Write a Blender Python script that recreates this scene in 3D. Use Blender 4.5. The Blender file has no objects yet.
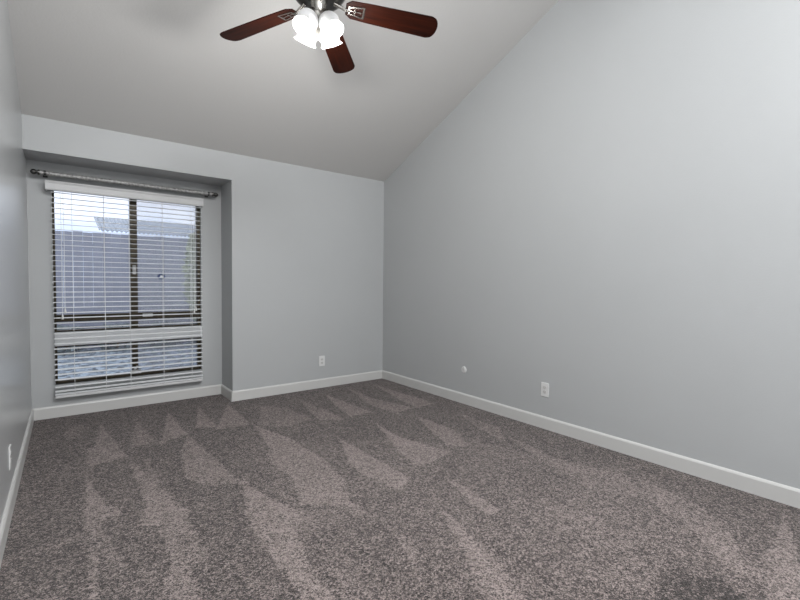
import bpy, bmesh, math, random
from mathutils import Vector, Matrix
random.seed(7)
C = bpy.context.scene
COL = C.collection
PI = math.pi

# ---------------------------------------------------------------- camera
F_PX = 430.66
YAW, PITCH, ROLL = math.radians(37.758), math.radians(-2.2335), math.radians(0.5862)
CAM_H = 1.1912
fwd = Vector((math.sin(YAW)*math.cos(PITCH), math.cos(YAW)*math.cos(PITCH), math.sin(PITCH)))
rgt = Vector((math.cos(YAW), -math.sin(YAW), 0))
upv = rgt.cross(fwd)
r2 = rgt*math.cos(ROLL) + upv*math.sin(ROLL)
u2 = -rgt*math.sin(ROLL) + upv*math.cos(ROLL)
cd = bpy.data.cameras.new('camera'); cam = bpy.data.objects.new('camera', cd); COL.objects.link(cam)
cd.sensor_width = 36; cd.lens = F_PX*36/800; cd.clip_start = .02
m = Matrix((r2, u2, -fwd)).transposed().to_4x4(); m.translation = (0, 0, CAM_H)
cam.matrix_world = m
C.camera = cam

# ---------------------------------------------------------------- exposure, world, lights
C.view_settings.view_transform = 'Standard'; C.view_settings.look = 'None'
C.view_settings.gamma = 1; C.view_settings.exposure = 0.06
C.view_settings.use_curve_mapping = False
C.cycles.use_denoising = True
C.cycles.max_bounces = 10; C.cycles.diffuse_bounces = 6; C.cycles.transparent_max_bounces = 16
C.cycles.sample_clamp_indirect = 6

w = bpy.data.worlds.new('sky'); C.world = w; w.use_nodes = True
nt = w.node_tree; nt.nodes.clear()
out = nt.nodes.new('ShaderNodeOutputWorld'); bg = nt.nodes.new('ShaderNodeBackground')
tc = nt.nodes.new('ShaderNodeTexCoord'); mp = nt.nodes.new('ShaderNodeMapping'); mp.inputs['Scale'].default_value = (1, 1, 2.6)
nz = nt.nodes.new('ShaderNodeTexNoise'); nz.inputs['Scale'].default_value = 2.2; nz.inputs['Detail'].default_value = 6
cr = nt.nodes.new('ShaderNodeValToRGB')
cr.color_ramp.elements[0].position = .40; cr.color_ramp.elements[0].color = (.60, .70, .88, 1)
cr.color_ramp.elements[1].position = .56; cr.color_ramp.elements[1].color = (.97, .98, 1.0, 1)
nt.links.new(tc.outputs['Generated'], mp.inputs['Vector']); nt.links.new(mp.outputs[0], nz.inputs['Vector'])
nt.links.new(nz.outputs['Fac'], cr.inputs['Fac']); nt.links.new(cr.outputs[0], bg.inputs['Color'])
bg.inputs['Strength'].default_value = 1.6
nt.links.new(bg.outputs[0], out.inputs[0])

def area(name, loc, target, sx, sy, power, color):
    l = bpy.data.lights.new(name, 'AREA'); l.shape = 'RECTANGLE'; l.size = sx; l.size_y = sy
    l.energy = power; l.color = color
    o = bpy.data.objects.new(name, l); COL.objects.link(o); o.location = loc
    o.rotation_euler = (Vector(target)-Vector(loc)).to_track_quat('-Z', 'Y').to_euler()
    return o
# fill light set in an added door opening, unseen behind the camera
area('added_door_fill', (3.13, -1.15, 1.27), (0, -.9, 1.5), 1.5, 2.3, 43, (.97, .985, 1.0))
# main fill light, set in an added skylight unseen behind the camera
area('added_skylight_fill', (.95, -.80, 3.66), (.95, -.80+.4247, 3.66-1), 1.7, 1.0, 158, (.97, .985, 1.0))
FAN_POWER = 8           # each of the four fan bulbs, used in the fan's builder
FAN_COLOR = (1.0, .985, .96)

# ---------------------------------------------------------------- room numbers (metres)
XL, XR = -0.2484, 3.1163
YB, YA = 4.3691, 4.7362          # back wall, window alcove wall
YR = -2.10                       # wall behind the camera
XA, ZS = 1.2905, 2.1804          # alcove right side, alcove soffit
H0, SL = 2.44, 0.4247            # back wall height, ceiling slope
YRIDGE = 0.35
HB = 0.1008
def zc(y):
    return H0 + SL*(YB-y) if y >= YRIDGE else H0 + SL*(YB-YRIDGE) - SL*(YRIDGE-y)

# ---------------------------------------------------------------- materials
def mat(name, color, rough=.5, metal=0, spec=.5, bump=None, mottle=None, emit=None, coat=0):
    mt = bpy.data.materials.new(name); mt.use_nodes = True
    n = mt.node_tree; b = n.nodes['Principled BSDF']
    b.inputs['Base Color'].default_value = (*color, 1); b.inputs['Roughness'].default_value = rough
    b.inputs['Metallic'].default_value = metal; b.inputs['Specular IOR Level'].default_value = spec
    b.inputs['Coat Weight'].default_value = coat
    t = n.nodes.new('ShaderNodeTexCoord')
    if mottle:
        scale, amt = mottle
        q = n.nodes.new('ShaderNodeTexNoise'); q.inputs['Scale'].default_value = scale; q.inputs['Detail'].default_value = 4
        n.links.new(t.outputs['Object'], q.inputs['Vector'])
        r = n.nodes.new('ShaderNodeValToRGB')
        r.color_ramp.elements[0].position = .3; r.color_ramp.elements[1].position = .7
        r.color_ramp.elements[0].color = (*[c*(1-amt) for c in color], 1)
        r.color_ramp.elements[1].color = (*[min(1, c*(1+amt)) for c in color], 1)
        n.links.new(q.outputs['Fac'], r.inputs['Fac']); n.links.new(r.outputs[0], b.inputs['Base Color'])
    if bump:
        scale, st, dist = bump
        q = n.nodes.new('ShaderNodeTexNoise'); q.inputs['Scale'].default_value = scale; q.inputs['Detail'].default_value = 3
        n.links.new(t.outputs['Object'], q.inputs['Vector'])
        u = n.nodes.new('ShaderNodeBump'); u.inputs['Strength'].default_value = st; u.inputs['Distance'].default_value = dist
        n.links.new(q.outputs['Fac'], u.inputs['Height']); n.links.new(u.outputs[0], b.inputs['Normal'])
    if emit:
        b.inputs['Emission Color'].default_value = (*emit[0], 1); b.inputs['Emission Strength'].default_value = emit[1]
    return mt

WALL = (.438, .447, .450)
M_wall = mat('wall_paint', WALL, .5, spec=.35, bump=(95, .12, .004), mottle=(1.2, .015))
M_wallg = mat('wall_paint_satin', WALL, .28, spec=.6, bump=(22, .10, .006), mottle=(1.2, .015))
M_ceil = mat('ceiling_paint', (.65, .64, .625), .8, spec=.2, bump=(70, .2, .004))
M_trim = mat('trim_paint', (.57, .565, .55), .35, bump=(40, .04, .002))
M_white = mat('white_plastic', (.68, .68, .67), .35, mottle=(30, .02))
M_grey = mat('dark_slot', (.2, .2, .2), .6, mottle=(30, .1))
M_steel = mat('screw_metal', (.6, .6, .6), .3, metal=1, bump=(60, .1, .001))
M_bronze = mat('bronze_aluminium', (.036, .027, .013), .4, metal=.35, mottle=(14, .35))
M_blackgasket = mat('black_gasket', (.012, .012, .014), .6, mottle=(20, .2))
M_slat = mat('blind_slat', (.84, .85, .86), .42, mottle=(9, .03))
M_cord = mat('blind_cord', (.80, .80, .80), .8, bump=(400, .3, .001))
M_valance = mat('blind_valance', (.60, .60, .60), .45, mottle=(9, .02))
M_rod = mat('pewter_rod', (.36, .355, .35), .4, metal=.35, mottle=(60, .45), bump=(170, .9, .004))
M_roddark = mat('dark_pewter', (.10, .097, .093), .28, metal=.9, mottle=(40, .4))
M_nickel = mat('brushed_nickel', (.42, .40, .37), .26, metal=1, bump=(120, .15, .001))
M_motor = mat('pewter_motor', (.09, .087, .083), .3, metal=.9, mottle=(25, .35))
M_concrete = mat('concrete', (.40, .42, .46), .9, bump=(40, .4, .01), mottle=(6, .12))
M_fence = mat('weathered_fence', (.25, .26, .315), .85, bump=(30, .3, .006), mottle=(5, .10))
M_housewall = mat('house_siding', (.62, .64, .66), .8, mottle=(3, .05))
M_roof = mat('corrugated_roof', (.36, .40, .46), .6, mottle=(4, .15))
M_leaf = mat('pale_leaf', (.36, .40, .25), .6, mottle=(30, .3))
M_leaf2 = mat('grey_leaf', (.22, .26, .27), .6, mottle=(20, .5))
M_stem = mat('stem_bark', (.16, .12, .08), .9, mottle=(30, .3))
M_navy = mat('sticker_navy', (.012, .04, .16), .4, mottle=(60, .05))
M_stick = mat('sticker_white', (.85, .87, .9), .4, mottle=(60, .02))

def wood_mat():
    mt = bpy.data.materials.new('mahogany'); mt.use_nodes = True
    n = mt.node_tree; b = n.nodes['Principled BSDF']
    t = n.nodes.new('ShaderNodeTexCoord'); mp = n.nodes.new('ShaderNodeMapping'); mp.inputs['Scale'].default_value = (2.5, 40, 40)
    q = n.nodes.new('ShaderNodeTexNoise'); q.inputs['Scale'].default_value = 1.6; q.inputs['Detail'].default_value = 6
    r = n.nodes.new('ShaderNodeValToRGB')
    r.color_ramp.elements[0].position = .3; r.color_ramp.elements[0].color = (.010, .0020, .0008, 1)
    r.color_ramp.elements[1].position = .72; r.color_ramp.elements[1].color = (.036, .0060, .0018, 1)
    n.links.new(t.outputs['Object'], mp.inputs[0]); n.links.new(mp.outputs[0], q.inputs['Vector'])
    n.links.new(q.outputs['Fac'], r.inputs['Fac']); n.links.new(r.outputs[0], b.inputs['Base Color'])
    b.inputs['Roughness'].default_value = .5; b.inputs['Specular IOR Level'].default_value = .12
    return mt
M_wood = wood_mat()

def glass_mat(name, tint, haze=0, hazecol=(.6, .6, .65)):
    mt = bpy.data.materials.new(name); mt.use_nodes = True
    n = mt.node_tree; n.nodes.clear()
    o = n.nodes.new('ShaderNodeOutputMaterial')
    tr = n.nodes.new('ShaderNodeBsdfTransparent'); tr.inputs[0].default_value = (*tint, 1)
    gl = n.nodes.new('ShaderNodeBsdfGlossy'); gl.inputs['Roughness'].default_value = .02
    fr = n.nodes.new('ShaderNodeFresnel'); fr.inputs['IOR'].default_value = 1.6
    mx = n.nodes.new('ShaderNodeMixShader')
    n.links.new(fr.outputs[0], mx.inputs[0]); n.links.new(tr.outputs[0], mx.inputs[1]); n.links.new(gl.outputs[0], mx.inputs[2])
    last = mx
    if haze:
        df = n.nodes.new('ShaderNodeBsdfDiffuse'); df.inputs[0].default_value = (*hazecol, 1)
        m2 = n.nodes.new('ShaderNodeMixShader'); m2.inputs[0].default_value = haze
        n.links.new(mx.outputs[0], m2.inputs[1]); n.links.new(df.outputs[0], m2.inputs[2]); last = m2
    n.links.new(last.outputs[0], o.inputs[0])
    return mt
M_glass = glass_mat('window_glass', (.97, .98, 1.0))
M_screen = glass_mat('insect_screen', (.95, .95, .96), .15, (.80, .84, .90))

def gravel_mat():
    mt = bpy.data.materials.new('blue_grey_gravel'); mt.use_nodes = True
    n = mt.node_tree; b = n.nodes['Principled BSDF']
    t = n.nodes.new('ShaderNodeTexCoord'); v = n.nodes.new('ShaderNodeTexVoronoi'); v.inputs['Scale'].default_value = 17
    g = n.nodes.new('ShaderNodeSeparateColor'); r = n.nodes.new('ShaderNodeValToRGB'); e = r.color_ramp.elements
    e[0].color = (.04, .055, .07, 1); e[1].color = (.40, .47, .54, 1); e[1].position = .95
    n.links.new(t.outputs['Object'], v.inputs['Vector']); n.links.new(v.outputs['Color'], g.inputs[0]); n.links.new(g.outputs[0], r.inputs[0]); n.links.new(r.outputs[0], b.inputs['Base Color'])
    u = n.nodes.new('ShaderNodeBump'); u.inputs['Distance'].default_value = .03; u.invert = True
    n.links.new(v.outputs['Distance'], u.inputs['Height']); n.links.new(u.outputs[0], b.inputs['Normal']); b.inputs['Roughness'].default_value = .9
    return mt
M_gravel = gravel_mat()

def shade_mat():
    mt = bpy.data.materials.new('frosted_glass'); mt.use_nodes = True
    n = mt.node_tree; b = n.nodes['Principled BSDF']
    t = n.nodes.new('ShaderNodeTexCoord')
    q = n.nodes.new('ShaderNodeTexNoise'); q.inputs['Scale'].default_value = 14; q.inputs['Detail'].default_value = 3
    r = n.nodes.new('ShaderNodeValToRGB')
    r.color_ramp.elements[0].color = (.52, .52, .52, 1); r.color_ramp.elements[1].color = (.62, .62, .62, 1)
    n.links.new(t.outputs['Object'], q.inputs['Vector']); n.links.new(q.outputs['Fac'], r.inputs['Fac']); n.links.new(r.outputs[0], b.inputs['Base Color'])
    b.inputs['Roughness'].default_value = .35
    b.inputs['Emission Color'].default_value = (1, .99, .97, 1); b.inputs['Emission Strength'].default_value = .16
    return mt
M_shade = shade_mat()
M_bulb = mat('lit_bulb', (.9, .9, .9), .4, emit=((1, .98, .94), 4.0), mottle=(10, .01))

# ---------------------------------------------------------------- mesh helpers
class MB:
    def __init__(s): s.bm = bmesh.new()
    def box(s, x0, x1, y0, y1, z0, z1, M=None):
        vs = [s.bm.verts.new(Vector(p)) for p in ((x0,y0,z0),(x1,y0,z0),(x1,y1,z0),(x0,y1,z0),(x0,y0,z1),(x1,y0,z1),(x1,y1,z1),(x0,y1,z1))]
        if M:
            for v in vs: v.co = M @ v.co
        for f in ((0,3,2,1),(4,5,6,7),(0,1,5,4),(1,2,6,5),(2,3,7,6),(3,0,4,7)): s.bm.faces.new([vs[i] for i in f])
        return s
    def prism(s, pts, vec, M=None):
        """polygon pts swept along vec"""
        a = [Vector(p) for p in pts]; v = Vector(vec); b = [p+v for p in a]
        if M: a = [M@p for p in a]; b = [M@p for p in b]
        A = [s.bm.verts.new(p) for p in a]; B = [s.bm.verts.new(p) for p in b]; n = len(A)
        s.bm.faces.new(A); s.bm.faces.new(B[::-1])
        for i in range(n): s.bm.faces.new((A[i], A[(i+1) % n], B[(i+1) % n], B[i]))
        return s
    def tube(s, pts, r, seg=12, cap=True):
        pts = [Vector(p) for p in pts]; rs = r if isinstance(r, (list, tuple)) else [r]*len(pts)
        rings = []; ref = None
        for i, p in enumerate(pts):
            d = (pts[min(i+1, len(pts)-1)]-pts[max(i-1, 0)]).normalized()
            if ref is None: ref = d.orthogonal().normalized()
            ref = (ref - d*ref.dot(d)).normalized(); q = d.cross(ref)
            rings.append([s.bm.verts.new(p+(ref*math.cos(2*PI*k/seg)+q*math.sin(2*PI*k/seg))*rs[i]) for k in range(seg)])
        for a, b in zip(rings, rings[1:]):
            for k in range(seg): s.bm.faces.new((a[k], a[(k+1) % seg], b[(k+1) % seg], b[k]))
        if cap: s.bm.faces.new(rings[0][::-1]); s.bm.faces.new(rings[-1])
        return s
    def lathe(s, prof, M=None, seg=32):
        """prof: list of (r, z); closed with caps where r=0"""
        rings = []
        for r, z in prof:
            if r < 1e-6: rings.append([s.bm.verts.new((0, 0, z))])
            else: rings.append([s.bm.verts.new((r*math.cos(2*PI*k/seg), r*math.sin(2*PI*k/seg), z)) for k in range(seg)])
        for a, b in zip(rings, rings[1:]):
            for k in range(seg):
                j = (k+1) % seg
                if len(a) == 1 and len(b) > 1: s.bm.faces.new((a[0], b[k], b[j]))
                elif len(b) == 1 and len(a) > 1: s.bm.faces.new((a[k], a[j], b[0]))
                elif len(a) > 1: s.bm.faces.new((a[k], a[j], b[j], b[k]))
        if M:
            for rg in rings:
                for v in rg: v.co = M @ v.co
        return s
    def build(s, name, material, parent=None, smooth=False, bevel=0, loc=None):
        bmesh.ops.recalc_face_normals(s.bm, faces=s.bm.faces)
        me = bpy.data.meshes.new(name); s.bm.to_mesh(me); s.bm.free()
        me.materials.append(material)
        o = bpy.data.objects.new(name, me); COL.objects.link(o)
        if smooth:
            for f in me.polygons: f.use_smooth = True
            try: me.set_sharp_from_angle(angle=math.radians(38))
            except Exception: pass
        if bevel:
            b = o.modifiers.new('bevel', 'BEVEL'); b.width = bevel; b.segments = 2; b.limit_method = 'ANGLE'
        if loc: o.location = loc
        if parent: o.parent = parent
        return o
def empty(name, loc, rz=0):
    o = bpy.data.objects.new(name, None); COL.objects.link(o); o.location = loc; o.rotation_euler = (0, 0, rz)
    o.empty_display_size = .05
    return o
def tag(o, label=None, cat=None, group=None, kind=None):
    if label: o['label'] = label
    if cat: o['category'] = cat
    if group: o['group'] = group
    if kind: o['kind'] = kind
    return o
def struct(o, label, cat): return tag(o, label, cat, kind='structure')

# ---------------------------------------------------------------- carpet
# vacuum strokes on the pile: outline on the floor in metres, strength, edge softness
MARKS = [
    ([(0.137, 3.728, 0), (0.085, 3.720, 0), (0.101, 3.358, 1)], 0.80, 0.011),
    ([(0.208, 4.298, 0), (0.137, 3.728, 1), (0.101, 3.358, 0), (0.310, 3.381, 0)], 0.80, 0.011),
    ([(0.104, 2.547, 0), (0.219, 2.566, 0), (0.145, 2.746, 1)], 1.00, 0.011),
    ([(0.071, 2.517, 0), (0.104, 2.547, 1), (0.145, 2.746, 0), (0.092, 3.119, 1)], 1.00, 0.011),
    ([(0.071, 2.517, 1), (0.092, 3.119, 0), (0.091, 3.365, 0)], 1.00, 0.011),
    ([(0.076, 2.535, 0), (0.094, 2.322, 0), (0.148, 2.055, 0), (0.179, 2.127, 0), (0.112, 2.541, 0)], 0.70, 0.021),
    ([(0.316, 2.593, 0), (0.265, 2.394, 0), (0.430, 2.261, 1)], 0.90, 0.011),
    ([(0.310, 3.381, 0), (0.316, 2.593, 1), (0.430, 2.261, 1), (0.381, 2.939, 0)], 0.90, 0.011),
    ([(0.430, 2.261, 0), (0.486, 2.379, 0), (0.381, 2.939, 1)], 0.90, 0.011),
    ([(0.458, 4.245, 0), (0.337, 3.536, 0), (0.502, 3.606, 0)], 0.70, 0.011),
    ([(0.721, 3.833, 0), (0.711, 4.345, 0), (0.531, 3.536, 1)], 0.90, 0.011),
    ([(0.531, 3.536, 0), (0.731, 3.624, 0), (0.721, 3.833, 1)], 0.90, 0.011),
    ([(0.731, 3.624, 0), (0.626, 3.301, 0), (0.544, 2.819, 0), (0.622, 2.648, 1), (0.790, 2.637, 0)], 0.85, 0.011),
    ([(0.622, 2.648, 0), (0.803, 2.546, 0), (0.790, 2.637, 1)], 0.85, 0.011),
    ([(0.967, 4.356, 0), (0.813, 3.736, 0), (0.956, 3.662, 0)], 0.85, 0.011),
    ([(1.217, 3.906, 0), (1.224, 4.296, 0), (0.930, 3.592, 0), (1.211, 3.570, 0)], 0.85, 0.011),
    ([(1.617, 3.848, 0), (1.447, 4.094, 0), (1.242, 3.516, 0), (1.393, 3.315, 0), (1.687, 3.424, 0)], 0.55, 0.021),
    ([(1.146, 3.037, 0), (1.047, 2.738, 0), (1.067, 2.432, 1), (1.192, 1.941, 1)], 0.95, 0.011),
    ([(1.067, 2.432, 0), (0.969, 2.107, 0), (1.192, 1.941, 1)], 0.95, 0.011),
    ([(1.211, 3.570, 0), (1.146, 3.037, 1), (1.192, 1.941, 0), (1.312, 2.218, 0), (1.354, 2.553, 0), (1.333, 3.077, 0)], 0.95, 0.011),
    ([(0.812, 2.555, 0), (0.708, 2.166, 0), (0.682, 1.882, 0), (0.689, 1.453, 1), (0.782, 1.556, 0), (0.824, 1.748, 1)], 1.00, 0.011),
    ([(0.689, 1.453, 0), (0.779, 1.385, 0), (0.782, 1.556, 1)], 1.00, 0.011),
    ([(0.812, 2.555, 1), (0.824, 1.748, 0), (0.862, 1.896, 1), (0.883, 2.238, 0)], 1.00, 0.011),
    ([(0.862, 1.896, 0), (0.956, 2.005, 0), (0.883, 2.238, 1)], 1.00, 0.011),
    ([(0.331, 2.013, 0), (0.258, 1.777, 0), (0.352, 1.706, 1)], 0.75, 0.021),
    ([(0.396, 2.533, 0), (0.331, 2.013, 1), (0.352, 1.706, 0), (0.365, 1.892, 1)], 0.75, 0.021),
    ([(0.396, 2.533, 1), (0.365, 1.892, 0), (0.430, 1.923, 1)], 0.75, 0.021),
    ([(0.396, 2.533, 1), (0.430, 1.923, 0), (0.483, 1.942, 0), (0.449, 2.204, 0)], 0.75, 0.021),
    ([(2.831, 4.178, 0), (2.673, 3.435, 0), (2.641, 3.111, 0), (2.890, 3.144, 0)], 0.80, 0.011),
    ([(2.492, 4.180, 0), (2.325, 3.463, 0), (2.367, 3.113, 1), (2.484, 3.664, 0)], 0.75, 0.011),
    ([(2.367, 3.113, 0), (2.617, 3.128, 0), (2.484, 3.664, 1)], 0.75, 0.011),
    ([(2.168, 4.139, 0), (2.049, 3.661, 0), (1.986, 3.278, 1), (2.185, 3.606, 0)], 0.80, 0.011),
    ([(1.986, 3.278, 0), (2.213, 3.262, 0), (2.185, 3.606, 1)], 0.80, 0.011),
    ([(1.850, 4.024, 0), (1.764, 3.663, 0), (1.718, 3.333, 0), (1.893, 3.206, 0), (1.900, 3.488, 0)], 0.70, 0.011),
    ([(2.050, 2.961, 0), (1.872, 2.458, 0), (1.770, 2.109, 0), (1.912, 2.102, 1), (2.026, 2.598, 0)], 1.00, 0.011),
    ([(1.912, 2.102, 0), (2.130, 2.153, 0), (2.026, 2.598, 1)], 1.00, 0.011),
    ([(1.639, 2.880, 0), (1.448, 2.385, 0), (1.438, 2.192, 0), (1.502, 1.921, 1), (1.643, 2.381, 0)], 1.00, 0.011),
    ([(1.502, 1.921, 0), (1.655, 1.998, 0), (1.643, 2.381, 1)], 1.00, 0.011),
    ([(2.466, 2.931, 0), (2.302, 2.535, 0), (2.196, 2.221, 0), (2.316, 2.156, 0), (2.486, 2.460, 0)], 0.75, 0.011),
    ([(2.853, 2.800, 0), (2.675, 2.382, 0), (2.602, 2.046, 0), (2.824, 2.274, 0)], 0.60, 0.011),
    ([(1.827, 1.888, 0), (1.733, 1.606, 0), (1.703, 1.425, 0), (1.784, 1.413, 0), (1.836, 1.688, 0)], 1.00, 0.016),
    ([(2.742, 2.158, 0), (2.497, 1.632, 0), (2.414, 1.215, 1), (2.640, 1.648, 0)], 0.65, 0.021),
    ([(2.414, 1.215, 0), (2.571, 0.984, 0), (2.775, 1.240, 0), (2.640, 1.648, 1)], 0.65, 0.021),
    ([(1.559, 1.630, 0), (1.328, 1.225, 0), (1.239, 1.039, 0), (1.351, 0.954, 0), (1.453, 1.156, 0), (1.521, 1.447, 0)], 0.95, 0.021),
    ([(1.237, 1.659, 0), (1.126, 1.352, 0), (1.167, 1.305, 0), (1.236, 1.487, 0)], 0.90, 0.016),
    ([(2.790, 0.457, 0), (2.989, 0.516, 0), (2.396, 0.465, 0), (2.094, 0.396, 0), (2.192, 0.321, 1)], 0.80, 0.011),
    ([(2.192, 0.321, 0), (2.564, 0.383, 0), (2.790, 0.457, 1)], 0.80, 0.011),
    ([(2.792, 1.157, 0), (2.525, 0.991, 0), (2.445, 0.780, 1)], 0.70, 0.016),
    ([(2.445, 0.780, 0), (2.247, 0.621, 0), (2.162, 0.483, 0), (2.267, 0.464, 1)], 0.70, 0.016),
    ([(2.792, 1.157, 1), (2.445, 0.780, 1), (2.267, 0.464, 0), (2.522, 0.636, 0), (2.711, 0.826, 0)], 0.70, 0.016),
    ([(2.054, 1.368, 0), (1.858, 1.206, 0), (1.881, 0.939, 0), (2.066, 0.847, 0), (2.124, 1.065, 0)], 0.55, 0.032),
    ([(0.891, 1.725, 0), (0.809, 1.363, 0), (0.974, 1.238, 0), (0.980, 1.527, 0)], 0.45, 0.032),
    ([(1.074, 3.214, 0), (0.734, 1.419, 0), (2.192, 0.321, 0), (2.517, 0.375, 0), (2.914, 1.210, 0), (2.110, 2.457, 0)], 0.20, 0.084),
    ([(-0.228, 2.465, 0), (-0.213, 2.396, 0), (-0.041, 2.405, 0), (0.068, 2.437, 1), (-0.042, 2.471, 0)], 0.45, 0.021),
    ([(0.068, 2.437, 0), (0.063, 2.502, 0), (-0.042, 2.471, 1)], 0.45, 0.021),
    ([(-0.034, 4.293, 0), (-0.009, 4.005, 0), (0.090, 4.146, 0), (0.096, 4.348, 0), (0.018, 4.467, 0)], 0.45, 0.016),
    ([(0.939, 2.042, 0), (0.879, 1.822, 0), (1.043, 1.761, 0), (1.189, 1.957, 0)], 0.45, 0.032),
    ([(2.325, 2.353, 0), (2.108, 2.082, 0), (2.158, 1.731, 0), (2.511, 1.641, 0), (2.564, 1.881, 0)], 0.30, 0.032),
    ([(2.494, 1.519, 0), (1.715, 1.370, 0), (1.557, 0.937, 0), (1.746, 0.710, 0), (2.263, 0.672, 0), (2.504, 1.034, 0)], 0.34, 0.053),
    ([(0.114, 1.951, 0), (0.110, 1.889, 0), (0.228, 1.800, 0), (0.297, 2.038, 0)], 0.35, 0.032),
    ([(1.930, 0.702, 0), (1.725, 0.648, 0), (2.006, 0.436, 0), (2.045, 0.445, 0), (2.078, 0.561, 0)], -0.80, 0.021),
]
def carpet_mat():
    mt = bpy.data.materials.new('frieze_carpet'); mt.use_nodes = True
    n = mt.node_tree; b = n.nodes['Principled BSDF']; L = n.links.new
    t = n.nodes.new('ShaderNodeTexCoord')
    def noise(scale, detail, rough=.5, vec=None):
        q = n.nodes.new('ShaderNodeTexNoise'); q.inputs['Scale'].default_value = scale
        q.inputs['Detail'].default_value = detail; q.inputs['Roughness'].default_value = rough
        L(vec or t.outputs['Object'], q.inputs['Vector']); return q
    def math_(op, a, bb=None, c=None):
        q = n.nodes.new('ShaderNodeMath'); q.operation = op
        for i, v in enumerate((a, bb, c)):
            if v is None: continue
            if isinstance(v, (int, float)): q.inputs[i].default_value = v
            else: L(v, q.inputs[i])
        return q.outputs[0]
    def vmath(op, a, bb):
        q = n.nodes.new('ShaderNodeVectorMath'); q.operation = op
        for i, v in enumerate((a, bb)):
            if isinstance(v, (tuple, list)): q.inputs[i].default_value = v
            else: L(v, q.inputs[i])
        return q
    # vacuum marks: areas where the pile leans the other way
    dn = noise(30, 4)
    wob = vmath('MULTIPLY', vmath('SUBTRACT', dn.outputs['Color'], (.5, .5, .5)).outputs[0], (.06, .06, 0)).outputs[0]
    p = vmath('MULTIPLY', vmath('ADD', t.outputs['Object'], wob).outputs[0], (1, 1, 0)).outputs[0]
    p = vmath('ADD', p, (0, 0, 1)).outputs[0]
    total = None
    for poly, amp, soft in MARKS:
        mn = None
        for i in range(len(poly)):
            (x0, y0, inner), (x1, y1, _) = poly[i], poly[(i+1) % len(poly)]
            dx, dy = x1-x0, y1-y0; l = math.hypot(dx, dy); nx, ny = -dy/l, dx/l
            d = vmath('DOT_PRODUCT', p, (nx, ny, -(nx*x0+ny*y0)+(2*soft if inner else 0))).outputs['Value']
            mn = d if mn is None else math_('MINIMUM', mn, d)
        r = n.nodes.new('ShaderNodeMapRange'); r.interpolation_type = 'SMOOTHSTEP'
        r.inputs['From Min'].default_value = -soft; r.inputs['From Max'].default_value = soft
        r.inputs['To Max'].default_value = amp
        L(mn, r.inputs['Value'])
        total = r.outputs[0] if total is None else math_('ADD' if amp < 0 else 'MAXIMUM', total, r.outputs[0])
    big = noise(2.3, 4)
    mid = noise(13, 5, .65)
    blot = math_('ADD', math_('MULTIPLY_ADD', big.outputs['Fac'], 1.2, -.6), math_('MULTIPLY_ADD', mid.outputs['Fac'], 2.6, -1.3))
    nap = math_('ADD', total if total is not None else 0.0, math_('MULTIPLY', blot, .55))
    # yarn speckle: one tone per tuft
    def tuft(scale):
        q = n.nodes.new('ShaderNodeTexVoronoi'); q.inputs['Scale'].default_value = scale
        L(vmath('ADD', t.outputs['Object'], vmath('MULTIPLY', noise(90, 2).outputs['Color'], (.012, .012, .012)).outputs[0]).outputs[0], q.inputs['Vector'])
        g = n.nodes.new('ShaderNodeSeparateColor'); L(q.outputs['Color'], g.inputs[0]); return q, g.outputs[0]
    v1, c1 = tuft(300); v2, c2 = tuft(105)
    sp = math_('ADD', math_('MULTIPLY_ADD', c1, 1.0, -.5), math_('MULTIPLY_ADD', c2, .6, -.3))
    f = math_('ADD', math_('MULTIPLY', sp, 1.05), math_('MULTIPLY', nap, .35))
    f = math_('ADD', f, .36)
    r = n.nodes.new('ShaderNodeValToRGB'); e = r.color_ramp.elements
    e[0].position = 0; e[0].color = (.014, .0100, .0088, 1)
    e[1].position = 1; e[1].color = (.36, .295, .275, 1)
    k = e.new(.4); k.color = (.076, .0585, .0535, 1)
    L(f, r.inputs['Fac']); L(r.outputs[0], b.inputs['Base Color'])
    b.inputs['Roughness'].default_value = .95; b.inputs['Specular IOR Level'].default_value = .1
    b.inputs['Sheen Weight'].default_value = .15
    u = n.nodes.new('ShaderNodeBump'); u.inputs['Strength'].default_value = .6; u.inputs['Distance'].default_value = .010
    L(math_('ADD', v1.outputs['Distance'], v2.outputs['Distance']), u.inputs['Height']); L(u.outputs[0], b.inputs['Normal'])
    return mt
fl = MB().box(XL-.12, XR+.12, YR-.12, YA+.12, -.1, 0).build('floor', carpet_mat())
struct(fl, 'grey brown frieze carpet with pale vacuum marks', 'floor')

# ---------------------------------------------------------------- walls and ceiling
T = .12
def gable(x0, x1, name, material, label):
    pts = [(x0, YR-T, 0), (x0, YA+T, 0), (x0, YA+T, zc(YA+T)+.02), (x0, YRIDGE, zc(YRIDGE)+.02), (x0, YR-T, zc(YR-T)+.02)]
    return struct(MB().prism(pts, (x1-x0, 0, 0)).build(name, material), label, 'wall')
DY0, DY1, DZ = -1.95, -.35, 2.45
b = MB(); yf, yr_ = YA+T, YR-T
b.prism([(XR, DY1, 0), (XR, yf, 0), (XR, yf, zc(yf)+.02), (XR, YRIDGE, zc(YRIDGE)+.02), (XR, DY1, zc(DY1)+.02)], (T, 0, 0))
b.prism([(XR, yr_, 0), (XR, DY0, 0), (XR, DY0, zc(DY0)+.02), (XR, yr_, zc(yr_)+.02)], (T, 0, 0))
b.prism([(XR, DY0, DZ), (XR, DY1, DZ), (XR, DY1, zc(DY1)+.02), (XR, DY0, zc(DY0)+.02)], (T, 0, 0))
struct(b.build('wall_right', M_wall), 'plain pale grey wall on the right rising to the slope', 'wall')
gable(XL-T, XL, 'wall_left', M_wallg, 'grey satin wall along the left edge with soft window sheen')
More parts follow.
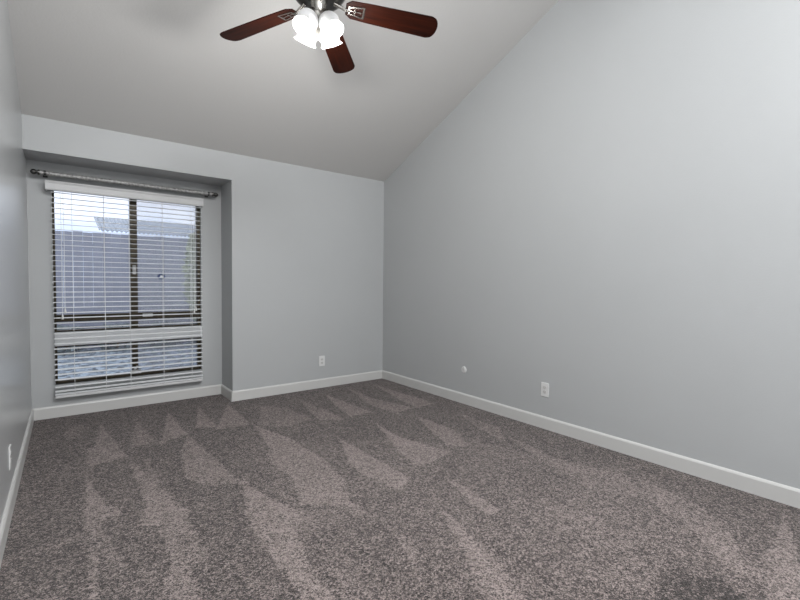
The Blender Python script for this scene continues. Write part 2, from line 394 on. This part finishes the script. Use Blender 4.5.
# back wall with header over the alcove, alcove side and alcove wall round the window hole
WX0, WX1, WZ0, WZ1 = -.088, 1.092, .280, 2.00
b = MB()
b.box(XA, XR, YB, YA+T, 0, H0+.0)
b.box(XL, XA, YB, YA+T, ZS, H0)
b.box(XL, WX0, YA, YA+T, 0, ZS); b.box(WX1, XA, YA, YA+T, 0, ZS)
b.box(WX0, WX1, YA, YA+T, 0, WZ0); b.box(WX0, WX1, YA, YA+T, WZ1, ZS)
bmesh.ops.remove_doubles(b.bm, verts=b.bm.verts, dist=.0005)
struct(b.build('wall_back', M_wall), 'grey far wall with a shallow window alcove at its left', 'wall')
struct(MB().box(XL, XR, YR-T, YR, 0, zc(YR)).build('wall_rear', M_wall), 'grey wall behind the camera', 'wall')
b = MB(); dx0, dx1 = XR+.03, XR+.10  # unseen door frame, added to house the side fill light
for a_, c_ in ((DY0, DY0+.06), (DY1-.06, DY1), ((DY0+DY1)/2-.03, (DY0+DY1)/2+.03)): b.box(dx0, dx1, a_, c_, 0, DZ)
b.box(dx0, dx1, DY0, DY1, DZ-.06, DZ); b.box(dx0, dx1, DY0, DY1, 0, .05)
struct(b.build('added_patio_door', M_bronze), 'unseen bronze framed patio door added for fill light behind the camera', 'door')
# ceiling: two slopes, the rear one open for the added skylight
b = MB()
def slope(x0, x1, ya, yb):
    b.prism([(x0, ya, zc(ya)), (x0, yb, zc(yb)), (x0, yb, zc(yb)+.1), (x0, ya, zc(ya)+.1)], (x1-x0, 0, 0))
xa_, xb_ = XL-T, XR+T
SX0, SX1, SY0, SY1 = .05, 1.85, -1.32, -.28
slope(xa_, xb_, YRIDGE, YA+T); slope(xa_, xb_, SY1, YRIDGE); slope(xa_, xb_, YR-T, SY0)
slope(xa_, SX0, SY0, SY1); slope(SX1, xb_, SY0, SY1)
struct(b.build('ceiling', M_ceil), 'pale grey vaulted ceiling sloping up from the far wall', 'ceiling')
b = MB()  # skylight frame, added around the overhead fill light and out of view
def sk(x0, x1, ya, yb): b.prism([(x0, ya, zc(ya)+.02), (x0, yb, zc(yb)+.02), (x0, yb, zc(yb)+.16), (x0, ya, zc(ya)+.16)], (x1-x0, 0, 0))
sk(SX0, SX0+.04, SY0, SY1); sk(SX1-.04, SX1, SY0, SY1); sk(SX0, SX1, SY0, SY0+.04); sk(SX0, SX1, SY1-.04, SY1)
struct(b.build('added_skylight', M_trim), 'unseen white framed skylight added for fill light behind the camera', 'window')

# baseboards: profile with eased top
def base(name, p0, p1, nrm, label):
    p0, p1, nn = Vector(p0), Vector(p1), Vector(nrm)
    z = Vector((0, 0, 1)); th = .014
    prof = [(0, 0), (th, 0), (th, HB-.014), (th*.75, HB-.006), (th*.45, HB), (0, HB)]
    pts = [p0 + nn*a + z*c for a, c in prof]
    return struct(MB().prism(pts, p1-p0).build(name, M_trim), label, 'baseboard')
base('baseboard_right', (XR, DY1, 0), (XR, YB, 0), (-1, 0, 0), 'white baseboard along the right wall')
base('baseboard_back', (XA, YB, 0), (XR, YB, 0), (0, -1, 0), 'white baseboard under the far wall beside the alcove')
base('baseboard_alcove_side', (XA, YB-.014, 0), (XA, YA, 0), (-1, 0, 0), 'short white baseboard on the alcove side return')
base('baseboard_alcove', (XL, YA, 0), (XA, YA, 0), (0, -1, 0), 'white baseboard under the window')
base('baseboard_left', (XL, YR, 0), (XL, YA, 0), (1, 0, 0), 'white baseboard along the left wall')

# ---------------------------------------------------------------- window
win = struct(empty('window_1', (0.51, YA+.06, WZ0)), 'bronze framed sliding window over a fixed lower light', 'window')
def wpart(mb, name, material, parent=None, **k):
    o = mb.build(name, material, None, **k)
    o.parent = parent or win
    par = parent or win
    o.matrix_parent_inverse = Matrix.Translation(-Vector(win.location)) if par is win else Matrix.Identity(4)
    return o
WY0, WY1 = YA+.035, YA+.095
TB0, TB1 = .617, .735           # white transom between the two lights
XM = .508
b = MB()
b.box(WX0, WX0+.016, WY0, WY1, WZ0, WZ1); b.box(WX1-.030, WX1, WY0, WY1, WZ0, WZ1)
b.box(WX0+.016, WX1-.030, WY0, WY1, WZ1-.035, WZ1); b.box(WX0+.016, WX1-.030, WY0, WY1, WZ0, WZ0+.026)
b.box(WX0+.016, WX1-.030, WY0, WY1, TB1, TB1+.014); b.box(WX0+.016, WX1-.030, WY0, WY1, TB0-.014, TB0)
wpart(b, 'frame', M_bronze, bevel=.003)
wpart(MB().box(XM-.028, XM+.028, WY0-.008, WY1-.002, TB1+.014, WZ1-.035), 'meeting_stile', M_bronze, bevel=.003)
wpart(MB().box(XM-.024, XM+.024, WY0-.004, WY1-.002, WZ0+.026, TB0-.014), 'lower_mullion', M_bronze, bevel=.003)
wpart(MB().box(WX0+.016, XM-.028, WY0+.004, WY1-.006, .822, .884), 'bottom_rail', M_bronze, bevel=.003)
wpart(MB().box(XM+.028, WX1-.030, WY0+.004, WY1-.006, .822, .884), 'bottom_rail', M_bronze, bevel=.003)
t_ = wpart(MB().box(WX0, WX1, YA-.006, WY1, TB0, TB1), 'transom', M_slat, bevel=.004); t_['label'] = 'white painted transom'
gy = (WY0+WY1)/2
wpart(MB().box(WX0+.016, XM-.028, gy, gy+.005, .884, WZ1-.035), 'pane', M_glass)
wpart(MB().box(XM+.028, WX1-.030, gy+.006, gy+.011, .884, WZ1-.035), 'pane', M_glass)
wpart(MB().box(WX0+.016, XM-.028, gy, gy+.005, TB1+.014, .822), 'pane', M_glass)
wpart(MB().box(XM+.028, WX1-.030, gy+.006, gy+.011, TB1+.014, .822), 'pane', M_glass)
wpart(MB().box(WX0+.016, XM-.024, gy, gy+.005, WZ0+.026, TB0-.014), 'pane', M_glass)
wpart(MB().box(XM+.024, WX1-.030, gy+.006, gy+.011, WZ0+.026, TB0-.014), 'pane', M_glass)
s_ = wpart(MB().box(XM+.028, WX1-.030, WY1-.006, WY1-.004, TB1+.014, WZ1-.035), 'insect_screen', M_screen)
s_ = wpart(MB().box(XM+.024, WX1-.030, WY1-.006, WY1-.004, WZ0+.026, TB0-.014), 'insect_screen', M_screen)
b = MB(); b.box(XM-.014, XM+.014, WY0-.020, WY0-.008, 1.25, 1.335); b.box(XM-.009, XM+.006, WY0-.036, WY0-.020, 1.29, 1.325)
o_ = wpart(b, 'lock', M_valance, bevel=.003); o_['label'] = 'pale window lock'
o_ = wpart(MB().box(XM+.065, XM+.15, WY0-.006, WY0+.004, .845, .875), 'latch', M_valance, bevel=.002)
b = MB(); b.box(XM-.045, XM+.045, WY0-.03, WY0-.004, WZ0+.026, WZ0+.062); b.tube([(XM-.01, WY0-.02, WZ0+.062), (XM+.015, WY0-.03, WZ0+.10)], .009, 10)
wpart(b, 'crank', M_valance, bevel=.002)
# little navy sticker on the right pane
SX, SZ = .742, 1.232
b = MB(); b.prism([(SX+.036*math.cos(2*PI*k/8+PI/8), gy+.0055, SZ+.028*math.sin(2*PI*k/8+PI/8)) for k in range(8)], (0, -.0012, 0))
st_ = wpart(b, 'sticker', M_navy); st_['label'] = 'small navy sticker with a white mark'
b = MB(); b.prism([(SX-.020, gy+.004, SZ-.012), (SX+.020, gy+.004, SZ-.012), (SX+.014, gy+.004, SZ+.008), (SX-.006, gy+.004, SZ+.014)], (0, -.001, 0))
wm = b.build('sticker_mark', M_stick); wm.parent = st_; wm.matrix_parent_inverse = Matrix.Identity(4)

# ---------------------------------------------------------------- blind
BX0, BX1 = -.090, 1.082
BY0, BY1 = YA-.082, YA-.032
BZ = .178
bl = tag(empty('window_blind', ((BX0+BX1)/2, (BY0+BY1)/2, BZ)), 'white horizontal slat blind lowered over the window, slats open', 'window blind')
def on(root, mb, name, material, **k):
    """part whose mesh is written in world coordinates"""
    top = root
    off = Vector((0, 0, 0)); q = root
    while q: off += q.location; q = q.parent
    bmesh.ops.translate(mb.bm, verts=mb.bm.verts, vec=-off)
    return mb.build(name, material, root, **k)
# valance: moulded front with mitred returns
b = MB()
VX0, VX1, VY, VZ0, VZ1 = -.128, 1.096, YA-.105, 1.938, 2.014
prof = [(0, VZ0), (.006, VZ0), (.010, VZ0+.012), (.010, VZ1-.022), (.018, VZ1-.006), (.018, VZ1), (0, VZ1)]
b.prism([(VX0, VY-a+.018, z) for a, z in prof], (VX1-VX0, 0, 0))
b.box(VX0, VX0+.010, VY+.018, YA-.0005, VZ0, VZ1); b.box(VX1-.010, VX1, VY+.018, YA-.0005, VZ0, VZ1)
on(bl, b, 'valance', M_valance, bevel=.001)
on(bl, MB().box(BX0, BX1, BY0+.004, BY1+.02, 1.945, 1.995), 'headrail', M_slat)
PITCHZ, TILT = .0442, math.radians(2.5)
slats = MB(); z = 1.926
zs_ = []
while z > .300: zs_.append(z); z -= PITCHZ
def slat(mb, z, tilt):
    yc = (BY0+BY1)/2; hw = .025
    top = []; bot = []
    for i in range(5):
        s = -1+i*.5; yy = s*hw; cr_ = .0022*(1-s*s)
        y_ = yy*math.cos(tilt); z_ = yy*math.sin(tilt)
        top.append((BX0, yc+y_, z+z_+cr_+.0013)); bot.append((BX0, yc+y_, z+z_+cr_-.0013))
    mb.prism(top+bot[::-1], (BX1-BX0, 0, 0))
for z in zs_: slat(slats, z, TILT)
on(bl, slats, 'slats', M_slat)
st = MB(); z = BZ+.028
for dz in (0, .005, .026, .031, .066): slat(st, z+dz, random.uniform(-.01, .03))
on(bl, st, 'resting_slats', M_slat)
b = MB(); b.box(BX0, BX1, BY0-.001, BY1+.001, BZ, BZ+.022)
on(bl, b, 'bottom_rail', M_valance, bevel=.004)
for x in (.045, .272, .462, .735, .985):
    b = MB()
    for yy in (BY0-.0025, BY1+.0025): b.tube([(x, yy, BZ+.02), (x, yy, 1.95)], .0011, 6)
    for z in zs_: b.tube([(x, BY0-.0025, z-.0035-.003), (x, BY1+.0025, z-.0035+.003)], .0009, 4)
    b.tube([(x, BY0-.003, BZ+.018), (x, BY0-.003, 1.95)], .0017, 6)
    on(bl, b, 'ladder_cord', M_cord)
for x, zb in ((-.030, .855), (-.012, .905), (1.004, .865), (1.018, .895)):
    b = MB(); b.tube([(x, BY0-.010, 1.94), (x+.002, BY0-.012, 1.5), (x, BY0-.012, zb+.04)], .0016, 6)
    c_ = on(bl, b, 'pull_cord', M_cord)
    b = MB(); b.lathe([(0, 0), (.008, 0), (.009, .012), (.005, .036), (.002, .044), (0, .044)], Matrix.Translation((x, BY0-.012, zb)), 12)
    on(c_, b, 'tassel', M_white, smooth=True)

# ---------------------------------------------------------------- curtain rod
RY, RZ = YA-.085, 2.072
rod = tag(empty('curtain_rod', (.51, YA, RZ)), 'speckled grey metal curtain rod with ball finials above the blind', 'curtain rod')
RX0, RX1 = -.172, 1.190
on(rod, MB().tube([(RX0, RY, RZ), (RX1, RY, RZ)], .019, 20), 'pole', M_rod, smooth=True)
for x, s in ((RX0, -1), (RX1, 1)):
    M = Matrix.Translation((x, RY, RZ)) @ Matrix.Rotation(s*PI/2, 4, 'Y')
    prof = [(0, -.012), (.021, -.012), (.022, 0), (.014, .004), (.013, .009)]
    prof += [(.022*math.sin(a), .026-.022*math.cos(a)) for a in [math.radians(q) for q in range(40, 181, 14)]]
    prof[-1] = (0, prof[-1][1])
    on(rod, MB().lathe(prof, M, 24), 'finial', M_roddark, smooth=True)
for x in (RX0+.045, RX1-.045):
    b = MB(); b.box(x-.016, x+.016, YA-.006, YA-.0002, RZ-.022, RZ+.016); b.tube([(x, YA-.006, RZ-.004), (x, RY, RZ-.004)], .007, 10)
    b.tube([(x-.008, RY, RZ), (x+.008, RY, RZ)], .0215, 20)
    on(rod, b, 'bracket', M_roddark, smooth=True)

# ---------------------------------------------------------------- outlets
def plate_frame(loc, rz):
    return loc, rz
def outlet(loc, rz, label):
    """local: +X right on the wall, -Y out of the wall, Z up; origin at plate centre on the wall"""
    r = tag(empty('electrical_outlet', loc, rz), label, 'outlet', None)
    b = MB(); pw, ph, d = .036, .0585, .006
    b.prism([(-pw, -.0002, -ph), (pw, -.0002, -ph), (pw, -.0002, ph), (-pw, -.0002, ph)], (0, -d, 0))
    b.build('cover_plate', M_white, r, bevel=.003)
    for s in (-1, 1):
        b = MB(); b.prism([(.0165*math.cos(t)*1.0, -d, s*.0195+min(.0125, max(-.0125, .0165*math.sin(t)))) for t in [2*PI*k/24 for k in range(24)]], (0, -.0018, 0))
        c = b.build('receptacle', M_trim, r)
        b = MB(); zc_ = s*.0195
        b.box(-.0075, -.0055, -.0092, -.0078, zc_-.002, zc_+.007); b.box(.0055, .0075, -.0092, -.0078, zc_-.002, zc_+.006)
        b.box(-.002, .002, -.0092, -.0078, zc_-.0085, zc_-.005)
        b.build('slots', M_grey, c)
    b = MB(); b.lathe([(0, .0015), (.003, .001), (.0035, 0)], Matrix.Translation((0, -d, 0)) @ Matrix.Rotation(PI/2, 4, 'X'), 12); b.build('screw', M_steel, r, smooth=True)
    return r
outlet((2.272, YB, .302), 0, 'white electrical outlet on the far wall beside the alcove')
outlet((XR, 2.052, .324), -PI/2, 'white electrical outlet low on the right wall')
outlet((XL, 2.965, .272), PI/2, 'white electrical outlet low on the left wall, seen edge on')
r = tag(empty('cable_jack', (XR, 2.970, .338), -PI/2), 'small round white cable jack on the right wall near the corner', 'cable jack')
b = MB(); b.lathe([(0, .0002), (.035, .0002), (.035, .004), (.030, .008), (.012, .009), (0, .009)], Matrix.Rotation(PI/2, 4, 'X'), 8)
b.build('cover_plate', M_white, r)
b = MB(); b.lathe([(0, .009), (.008, .009), (.008, .011), (.0048, .011), (.0048, .016), (0, .016)], Matrix.Rotation(PI/2, 4, 'X'), 12)
b.build('connector', M_steel, r, smooth=True)

# ---------------------------------------------------------------- ceiling fan
FX, FY, FZ, FR = 1.123, 2.211, 2.7312, .665
zt = zc(FY)
fan = tag(empty('ceiling_fan', (FX, FY, zt)), 'five blade ceiling fan with dark red wood blades and four lit glass shades', 'ceiling fan')
def fpart(mb, name, material, parent=None, **k):
    return mb.build(name, material, parent or fan, **k)
def L_(z): return z - zt        # local height
# sloped-ceiling canopy, downrod
ang = math.atan(SL)
b = MB(); b.lathe([(0, .02), (.070, .02), (.070, -.012), (.060, -.045), (.030, -.075), (0, -.078)], Matrix.Rotation(-ang, 4, 'X').inverted() if False else Matrix.Rotation(-ang, 4, 'X'), 32)
fpart(b, 'canopy', M_motor, smooth=True)
fpart(MB().tube([(0, 0, -.06), (0, 0, L_(FZ+.16))], .0135, 16), 'downrod', M_motor, smooth=True)
b = MB(); q = L_(FZ)
b.lathe([(0, q+.20), (.03, q+.20), (.045, q+.165), (.10, q+.155), (.140, q+.13), (.152, q+.09), (.150, q+.05), (.128, q+.022), (.10, q+.012), (0, q+.012)], None, 40)
fpart(b, 'motor_housing', M_motor, smooth=True)
b = MB(); b.lathe([(0, q+.012), (.048, q+.012), (.044, q-.012), (.038, q-.030), (.038, q-.060), (.060, q-.075), (.060, q-.092), (.048, q-.112), (.026, q-.126), (.020, q-.17), (.013, q-.185), (.007, q-.205), (0, q-.208)], None, 32)
kit = fpart(b, 'light_kit', M_nickel, smooth=True)
# blades
def blade_outline():
    pts = [(.150, .036), (.180, .060), (.28, .0665), (.630, .0775), (.640, .0755)]
    pts += [(.640+.043*math.cos(a), .0755*math.sin(a)) for a in [math.radians(q_) for q_ in (62, 45, 30, 15)]]
    return pts + [(.683, 0)] + [(x, -y) for x, y in reversed(pts)]
PH = math.radians(118.85)
for k in range(5):
    a = PH - k*2*PI/5
    Mz = Matrix.Rotation(a, 4, 'Z'); Mp = Matrix.Rotation(math.atan(.0735), 4, 'Y') @ Matrix.Rotation(math.radians(-12.5), 4, 'X')
    b = MB(); b.prism([(x, y, -.003) for x, y in blade_outline()], (0, 0, .006))
    o = b.build('blade', M_wood, fan, bevel=.0015)
    o.location = (0, 0, q); o.rotation_euler = (Mz @ Mp).to_euler()
    # openwork bracket under the blade root, arm reaching up to the motor
    b = MB(); zz = -.0035; t = .004
    def bar(p0, p1, wd):
        p0, p1 = Vector((*p0, zz)), Vector((*p1, zz)); d = (p1-p0).normalized(); s = Vector((-d.y, d.x, 0))*wd/2
        b.prism([p0-s, p1-s, p1+s, p0+s], (0, 0, -t))
    bar((.168, .022), (.252, .036), .008); bar((.168, -.022), (.252, -.036), .008)
    bar((.250, -.040), (.250, .040), .010); bar((.170, -.026), (.170, .026), .009); bar((.172, .0), (.248, .0), .006)
    b.tube([(.085, 0, .016), (.12, 0, .004), (.15, 0, -.008), (.172, 0, -.006)], [.012, .010, .009, .008], 10)
    for x, y in ((.2, .012), (.2, -.012), (.235, 0)): b.tube([(x, y, zz), (x, y, zz-.006)], .005, 10)
    b.build('blade_iron', M_nickel, o)
# lamps
camaz = math.atan2(-FY, -FX)
for k in range(4):
    az = camaz + PI/4 + k*PI/2
    tilt = math.radians(27)
    root = Vector((.045*math.cos(az), .045*math.sin(az), q-.064))
    ax = Vector((math.sin(tilt)*math.cos(az), math.sin(tilt)*math.sin(az), -math.cos(tilt)))
    M = Matrix.Translation(root) @ ax.to_track_quat('Z', 'Y').to_matrix().to_4x4()
    b = MB(); b.lathe([(0, -.015), (.012, -.012), (.014, .0), (.026, .012), (.027, .030), (0, .030)], M, 20)
    fpart(b, 'lamp_holder', M_nickel, kit, smooth=True)
    b = MB()
    prof = [(.022, .026), (.034, .034), (.050, .052), (.058, .074), (.057, .096), (.053, .110), (.055, .120), (.064, .134)]
    inner = [(r-.003, z) for r, z in reversed(prof)]
    b.lathe(prof+inner, M, 32)
    sh = fpart(b, 'lamp_shade', M_shade, None, smooth=True)
    b = MB(); b.lathe([(0, .030), (.012, .032), (.014, .045), (.022, .064), (.024, .078), (.017, .094), (0, .100)], M, 20)
    fpart(b, 'bulb', M_bulb, sh, smooth=True)
    l = bpy.data.lights.new('fan_bulb_light', 'POINT'); l.energy = FAN_POWER; l.color = FAN_COLOR; l.shadow_soft_size = .06
    lo = bpy.data.objects.new('fan_bulb_light', l); COL.objects.link(lo)
    lo.location = Vector((FX, FY, zt)) + root + ax*.21

# ---------------------------------------------------------------- outside the window
g = MB().box(-9, 9, YA+.25, 24, -.12, -.05).build('ground', M_gravel); struct(g, 'blue grey gravel yard outside the window', 'ground')
FYY = 9.5
fe = tag(empty('fence', (1.2, FYY, -.05)), 'weathered blue grey board fence across the yard', 'fence')
b = MB(); x = -3.0
while x < 6.5:
    hgt = 2.04 + random.uniform(-.008, .008); b.box(x, x+.138, FYY, FYY+.02, -.05, hgt); x += .141
on(fe, b, 'boards', M_fence)
for zr_ in (.35, 1.75): on(fe, MB().box(-3, 6.5, FYY+.02, FYY+.06, zr_, zr_+.09), 'rail', M_fence)
x = -2.9
while x < 6.5: on(fe, MB().box(x, x+.09, FYY+.06, FYY+.15, -.05, 2.0), 'post', M_fence); x += 2.4
# neighbour's house with a corrugated roof behind the fence
hs = tag(empty('neighbour_house', (4.6, 13.2, -.05)), 'house with a blue grey corrugated roof behind the fence', 'house')
on(hs, MB().box(.85, 8.5, 12.6, 15.6, -.05, 2.25), 'house_wall', M_housewall)
b = MB(); n_ = 90; x0, x1 = .62, 8.9; ya, za, yb, zb = 12.2, 2.36, 14.6, 2.93
pts = []
for i in range(n_*4+1):
    xx = x0+(x1-x0)*i/(n_*4); pts.append((xx, ya, za+.022*math.sin(i*PI/2)))
b.prism(pts+[(p_[0], p_[1], p_[2]-.02) for p_ in reversed(pts)], (0, yb-ya, zb-za))
on(hs, b, 'roof', M_roof)
# shrubs
def shrub(name, cx, cy, rad, h, n_leaf, m_leaf, ls, label, cat, z0=-.05, base_h=.0, shape=1):
    r = tag(empty(name, (cx, cy, z0)), label, cat)
    b = MB()
    for i in range(n_leaf):
        th = random.uniform(0, 2*PI); f = random.random()**.5; hh = base_h + (h-base_h)*random.random()
        rr = rad*f*(1-.5*abs(2*(hh-base_h)/max(.01, h-base_h)-1)**2)
        c = Vector((rr*math.cos(th), rr*math.sin(th)*shape, hh)); d = Vector((random.gauss(0, 1), random.gauss(0, 1), random.gauss(.3, .7))).normalized()
        s = d.orthogonal().normalized(); s = (Matrix.Rotation(random.uniform(0, 6), 3, d) @ s); l = ls*random.uniform(.6, 1.3)
        v = [b.bm.verts.new(c+q_) for q_ in (-d*l*.5, s*l*.22, d*l*.5, -s*l*.22)]; b.bm.faces.new(v)
    b.build('foliage', m_leaf, r)
    b = MB(); b.tube([(0, 0, 0), (.02, 0, h*.5), (0, .01, h*.85)], [.025, .018, .008], 8)
    for k in range(5):
        a = k*1.3; b.tube([(0.01, 0, h*.25+k*.1*h), (rad*.6*math.cos(a), rad*.6*math.sin(a)*shape, h*.45+k*.09*h)], [.010, .004], 6)
    b.build('stem', M_stem, r)
    return r
shrub('tall_shrub', 1.93, 8.6, .24, 2.1, 1500, M_leaf, .13, 'pale green upright shrub at the right side of the window view', 'shrub', base_h=.55)
for i, xx in enumerate((-.75, -.02, .70, 1.42, 2.14)):
    shrub('low_shrub', xx, 9.1, .34, .46, 600, M_leaf2, .10, ['low grey shrub at the left end of the fence foot', 'low grey shrub second from left at the fence foot', 'middle one of the five low grey shrubs at the fence foot', 'low grey shrub second from right at the fence foot', 'low grey shrub at the right end of the fence foot'][i], 'shrub', shape=.7)['group'] = 'low shrubs along the fence'
